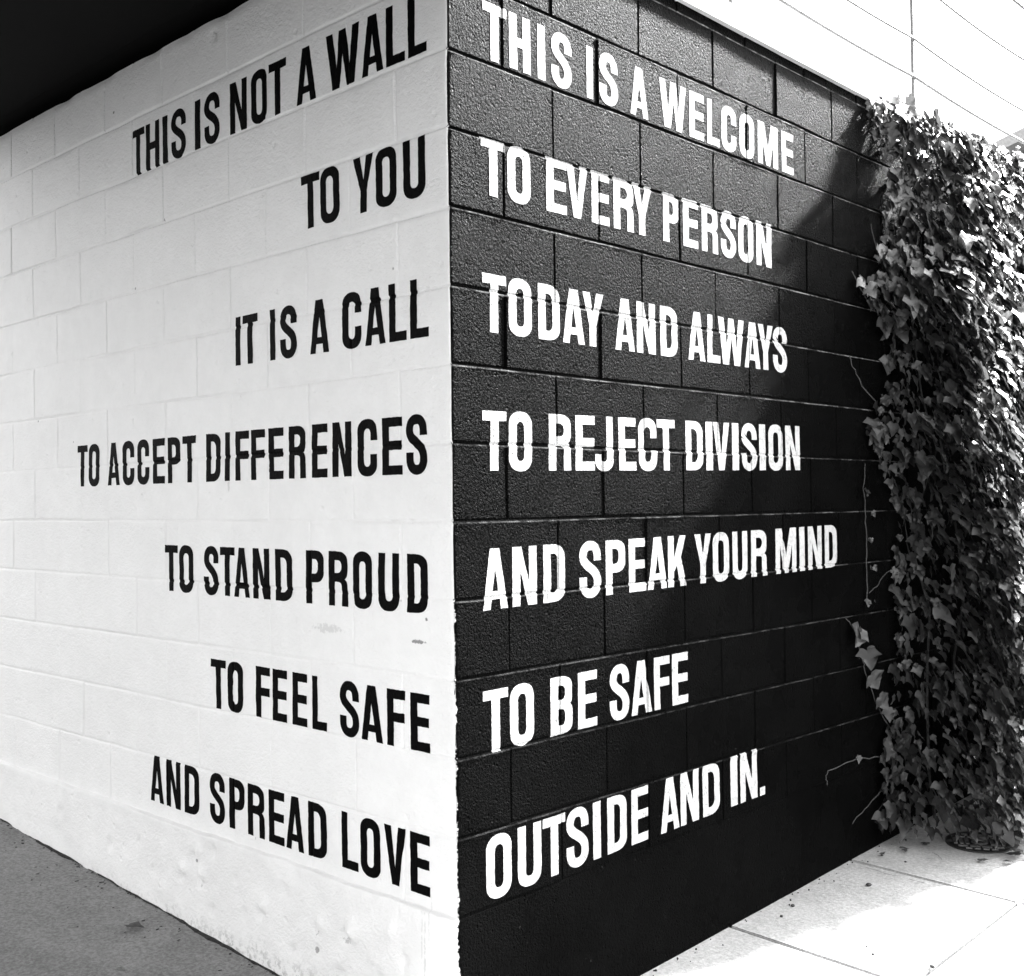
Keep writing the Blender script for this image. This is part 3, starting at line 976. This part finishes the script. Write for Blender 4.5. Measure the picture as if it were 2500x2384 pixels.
# sparse clinging leaves over the dark fringe
fo.build('foliage', ivy).matrix_parent_inverse = iinv
VINES = [
 [(2.164, .937), (2.231, .88), (2.316, .825), (2.459, .766), (2.55, .707)],
 [(2.247, .18), (2.227, .091), (2.243, -.023), (2.246, -.137), (2.248, -.283), (2.243, -.413)],
 [(2.56, .066), (2.59, -.046), (2.613, -.15), (2.66, -.25)],
 [(2.067, -.412), (2.148, -.485), (2.202, -.603), (2.221, -.637), (2.293, -.76), (2.415, -.876), (2.542, -.996), (2.594, -1.124)],
 [(1.90, -1.02), (1.888, -.989), (1.901, -.968), (2.048, -.966), (2.233, -.978), (2.42, -1.0)],
 [(2.089, -1.203), (2.174, -1.184), (2.261, -1.153), (2.40, -1.10)],
 [(2.129, .606), (2.174, .55), (2.227, .489), (2.40, .42)],
 [(2.26, -.333), (2.346, -.297), (2.42, -.26), (2.6, -.2)],
 [(2.738, 1.501), (2.722, 1.409), (2.712, 1.354), (2.72, 1.2)],
 [(2.33, 1.63), (2.40, 1.58), (2.46, 1.55), (2.55, 1.50)],
 [(2.30, -1.20), (2.42, -1.16), (2.55, -1.2), (2.7, -1.1)],
 [(2.33, 1.15), (2.40, 1.02), (2.50, .95), (2.62, .9)],
]
leafy = {0: .055, 1: .10, 2: .2, 3: .075, 4: .3, 6: .2, 7: .12, 8: .1, 9: .05, 10: .05, 11: .07}
for vi, ch in enumerate(VINES):
    pts = []
    for (a, b), (c, d) in zip(ch[:-1], ch[1:]):
        for k in range(4):
            t = k / 4
            y, z = a + (c - a) * t, b + (d - b) * t
            y += (float(vnoise(y * 20, z * 20, 80)) - .5) * .014; z += (float(vnoise(y * 20, z * 20, 81)) - .5) * .014
            pts.append((.006 + .006 * rg.random(), y, z))
    bm = bmesh.new()
    add_tube(bm, pts, .0017, 5, 1.4)
    vo = bm_obj('vine', bm, M_VINE, ivy)
    vo.matrix_parent_inverse = iinv
    if vi in leafy:
        fl = Foliage(100 + vi)
        acc = 0; last = pts[0]
        for p in pts:
            acc += math.dist(p, last); last = p
            if acc > leafy[vi] * (.7 + .6 * fl.rng.random()):
                acc = 0
                for q in range(1 if fl.rng.random() < .6 else 2):
                    sz = (.068 if vi in (0, 3) else .05) * (.4 + .8 * fl.rng.random())
                    if vi in (1, 2): sz *= .55
                    r = fl.rng
                    fl.leaf((p[0] + .012 + .02 * r.random(), p[1] + .03 * (r.random() - .5), p[2] + .02), (.25 + .4 * (r.random() - .5), 1.5 * (r.random() - .45), -.8), (.9, -.3 + .9 * (r.random() - .5), .15 + .8 * (r.random() - .4)), sz, .1 + .5 * r.random())
        if fl.n:
            fl.build('leaves', vo)
# a shoot trailing over the utility cover
pts = [(.40, 2.80, -1.20), (.405, 2.74, -1.28), (.40, 2.68, -1.315), (.42, 2.62, -1.320), (.45, 2.56, -1.325), (.47, 2.50, -1.330)]
bm = bmesh.new(); add_tube(bm, pts, .002, 5, .7)
vo = bm_obj('vine', bm, M_VINE, ivy); vo.matrix_parent_inverse = iinv
fl = Foliage(300)
for (x, y, z) in pts[1:]:
    for q in range(3):
        fl.leaf((x + .05 * (rg.random() - .5), y + .05 * (rg.random() - .5), z + .012 + .02 * rg.random()), (rg.random() - .5, rg.random() - .7, -.1), (.2 * (rg.random() - .5), .3 * (rg.random() - .5), 1), .025 + .03 * rg.random())
fl.build('leaves', vo)
# woody stems inside the mass
for k in range(7):
    y0 = 2.75 + .34 * k
    pts = []
    for j in range(14):
        z = -1.36 + 3.0 * j / 13
        pts.append((.012 + .02 * float(vnoise(j * .9, k * 3, 90)), y0 + .45 * (float(vnoise(j * .7, k * 5.1, 91)) - .5), z))
    bm = bmesh.new(); add_tube(bm, pts, .0065, 6, .4)
    bm_obj('stem', bm, M_VINE, ivy).matrix_parent_inverse = iinv

# ---------------------------------------------------------------- round utility cover by the ivy
cx, cy = .300, 2.585
cz = gz(cx, cy) + .002
uc = tag(empty('utility_cover', (cx, cy, cz)), 'small round iron utility cover set in the sidewalk at the foot of the ivy', 'utility cover')
M_IRON = plain('cast_iron', 0.025, 0.5, 0.4, 50, 0.0012, 0.5, 0.3)
RC = .128


def ring(bm, r0, r1, z0, z1, n=48, c=(0, 0)):
    L = []
    for r, z in ((r0, z0), (r0, z1), (r1, z1), (r1, z0)):
        L.append([bm.verts.new((c[0] + r * math.cos(2 * math.pi * i / n), c[1] + r * math.sin(2 * math.pi * i / n), z)) for i in range(n)])
    for a in range(4):
        for i in range(n):
            j = (i + 1) % n
            bm.faces.new((L[a][i], L[a][j], L[(a + 1) % 4][j], L[(a + 1) % 4][i]))
    bmesh.ops.recalc_face_normals(bm, faces=bm.faces)


bm = bmesh.new(); ring(bm, RC - .008, RC, -.02, .007); bm_obj('frame', bm, M_IRON, uc)
bm = bmesh.new()
bmesh.ops.create_cone(bm, cap_ends=True, segments=48, radius1=RC - .010, radius2=RC - .010, depth=.02, matrix=Matrix.Translation((0, 0, -.007)))
bm_lid = bm
bm = bmesh.new()
ring(bm, .019, .031, .0028, .0085, 28)
for yy in (-.085, -.058, .058, .085):
    hw = math.sqrt((RC - .022) ** 2 - yy * yy)
    nseg = 4
    for k in range(nseg):
        a = -hw + 2 * hw * k / nseg + .004; b2 = -hw + 2 * hw * (k + 1) / nseg - .004
        add_box(bm, (a, yy - .008, .0028), (b2, yy + .008, .0090), .001)
for sx in (-1, 1):
    for k in range(3):
        x = sx * (.047 + .022 * k)
        add_box(bm, (x - .007, -.036, .0028), (x + .007, .036, .0088), .001)
for sy in (-1, 1):
    add_box(bm, (-.03, sy * .043 - .004, .0028), (.03, sy * .043 + .004, .0066), .001)
lid = bm_obj('lid', bm_lid, M_IRON, uc)
bm_obj('raised_pattern', bm, plain('worn_iron', 0.16, 0.45, 0.3, 60, 0.0006, 0.5, 0.4), lid)
uc.rotation_euler = (rad(1.6), 0, rad(28))

# ---------------------------------------------------------------- loose bits
M_STONE = plain('pebble_stone', 0.05, 0.8, 0.4, 120, 0.001)


def pebble(x, y, r, label, seed):
    bm = bmesh.new()
    bmesh.ops.create_icosphere(bm, subdivisions=2, radius=r)
    for v in bm.verts:
        k = 1 + .5 * (float(vnoise(v.co.x / r * 1.3 + seed, v.co.y / r * 1.3 + v.co.z / r, 95)) - .5)
        v.co = Vector((v.co.x * k, v.co.y * k * .8, v.co.z * k * .6))
    o = bm_obj('pebble', bm, M_STONE, smooth=True)
    o.location = (x, y, gz(x, y) + .002 + r * .45)
    o.rotation_euler = (0, 0, seed)
    return tag(o, label, 'pebble', 'pebbles on the sidewalk')


pebble(.181, 1.876, .0105, 'largest dark pebble on the shaded strip of sidewalk', 1.0)
pebble(.069, 2.212, .0065, 'dark pebble close to the wall foot beside the ivy', 2.0)
pebble(.172, 2.196, .0045, 'small pebble near the round utility cover', 3.1)
pebble(.07, 1.532, .0075, 'dark pebble beside the black wall, farther of the two by the slab joint', 4.2)
pebble(.09, 1.424, .0065, 'dark pebble beside the black wall, nearer of the two by the slab joint', 5.3)
pebble(.644, 1.353, .0085, 'pebble stuck in the long sidewalk joint', 6.1)
pebble(.424, 1.371, .0040, 'tiny pebble, upper of two out on the sunlit slab', 7.4)
pebble(.465, 1.331, .0048, 'tiny pebble, lower of two out on the sunlit slab', 8.8)

# fallen leaf by the white wall
M_DRY = plain('dry_leaf', 0.06, 0.8, 0.3, 60, 0.001)
rgl = random.Random(21)


def fallen(x, y, s, label, seed, name='fallen_leaf'):
    r = random.Random(seed)
    v, f = leaf_geo(r)
    o = mesh_obj(name, (v * s).tolist(), f, M_DRY, smooth=True)
    o.location = (x, y, gz(x, y) + .014)
    o.rotation_euler = (rad(8), rad(-6), r.random() * 6)
    return tag(o, label, 'leaf', 'fallen leaves on the ground')


fallen(-1.38, -.17, .060, 'crumpled dry leaf lying on the dark concrete by the white wall', 4)
fallen(.40, 2.36, .035, 'small dry leaf on the sidewalk in front of the utility cover', 8)

for i, (x, y, sz) in enumerate([(.10, 2.33, .03), (.16, 2.42, .038), (.07, 2.20, .024), (.47, 2.40, .03), (.52, 2.52, .036), (.13, 2.30, .02), (.22, 2.50, .026)]):
    fallen(x, y, sz, 'small dry leaf among the litter at the foot of the ivy', 30 + i)

# dirt and litter line where the white wall meets the concrete
V, F = [], []
nseg = 260
for i in range(nseg + 1):
    x = -.02 - 5.0 * i / nseg
    w = .001 + .022 * float(vnoise(x * 6, 0, 97)) ** 3 + .009 * float(vnoise(x * 40, 0, 98)) ** 2
    V += [(x, .016, gz(x, 0) + .006 + .020 * float(vnoise(x * 22, 3, 99)) ** 4), (x, -.012 - w * .4, gz(x, 0) + .006), (x, -.013 - w, gz(x, 0) + .0035)]
for i in range(nseg):
    a = 3 * i
    F += [(a, a + 1, a + 4, a + 3), (a + 1, a + 2, a + 5, a + 4)]
tag(mesh_obj('dirt', V, F, M_DIRT, smooth=True), kind='stuff')
bm = bmesh.new()
for i in range(420):
    x = -.05 - 3.4 * rgl.random(); y = -.02 - .30 * rgl.random() ** 3
    r = .0018 + .0045 * rgl.random() ** 3
    m = Matrix.Translation((x, y, gz(x, y) + .005)) @ Matrix.Rotation(rgl.random() * 6, 4, 'Z') @ Matrix.Diagonal((.6 + 1.6 * rgl.random() ** 2, .5 + .5 * rgl.random(), .35, 1))
    bmesh.ops.create_icosphere(bm, subdivisions=1, radius=r, matrix=m)
for i in range(45):
    y = .25 + 2.3 * rgl.random(); x = .012 + .06 * rgl.random() ** 2
    r = .0015 + .003 * rgl.random() ** 2
    bmesh.ops.create_icosphere(bm, subdivisions=1, radius=r, matrix=Matrix.Translation((x, y, gz(x, y) + .004)))
tag(bm_obj('litter', bm, M_DIRT), kind='stuff')
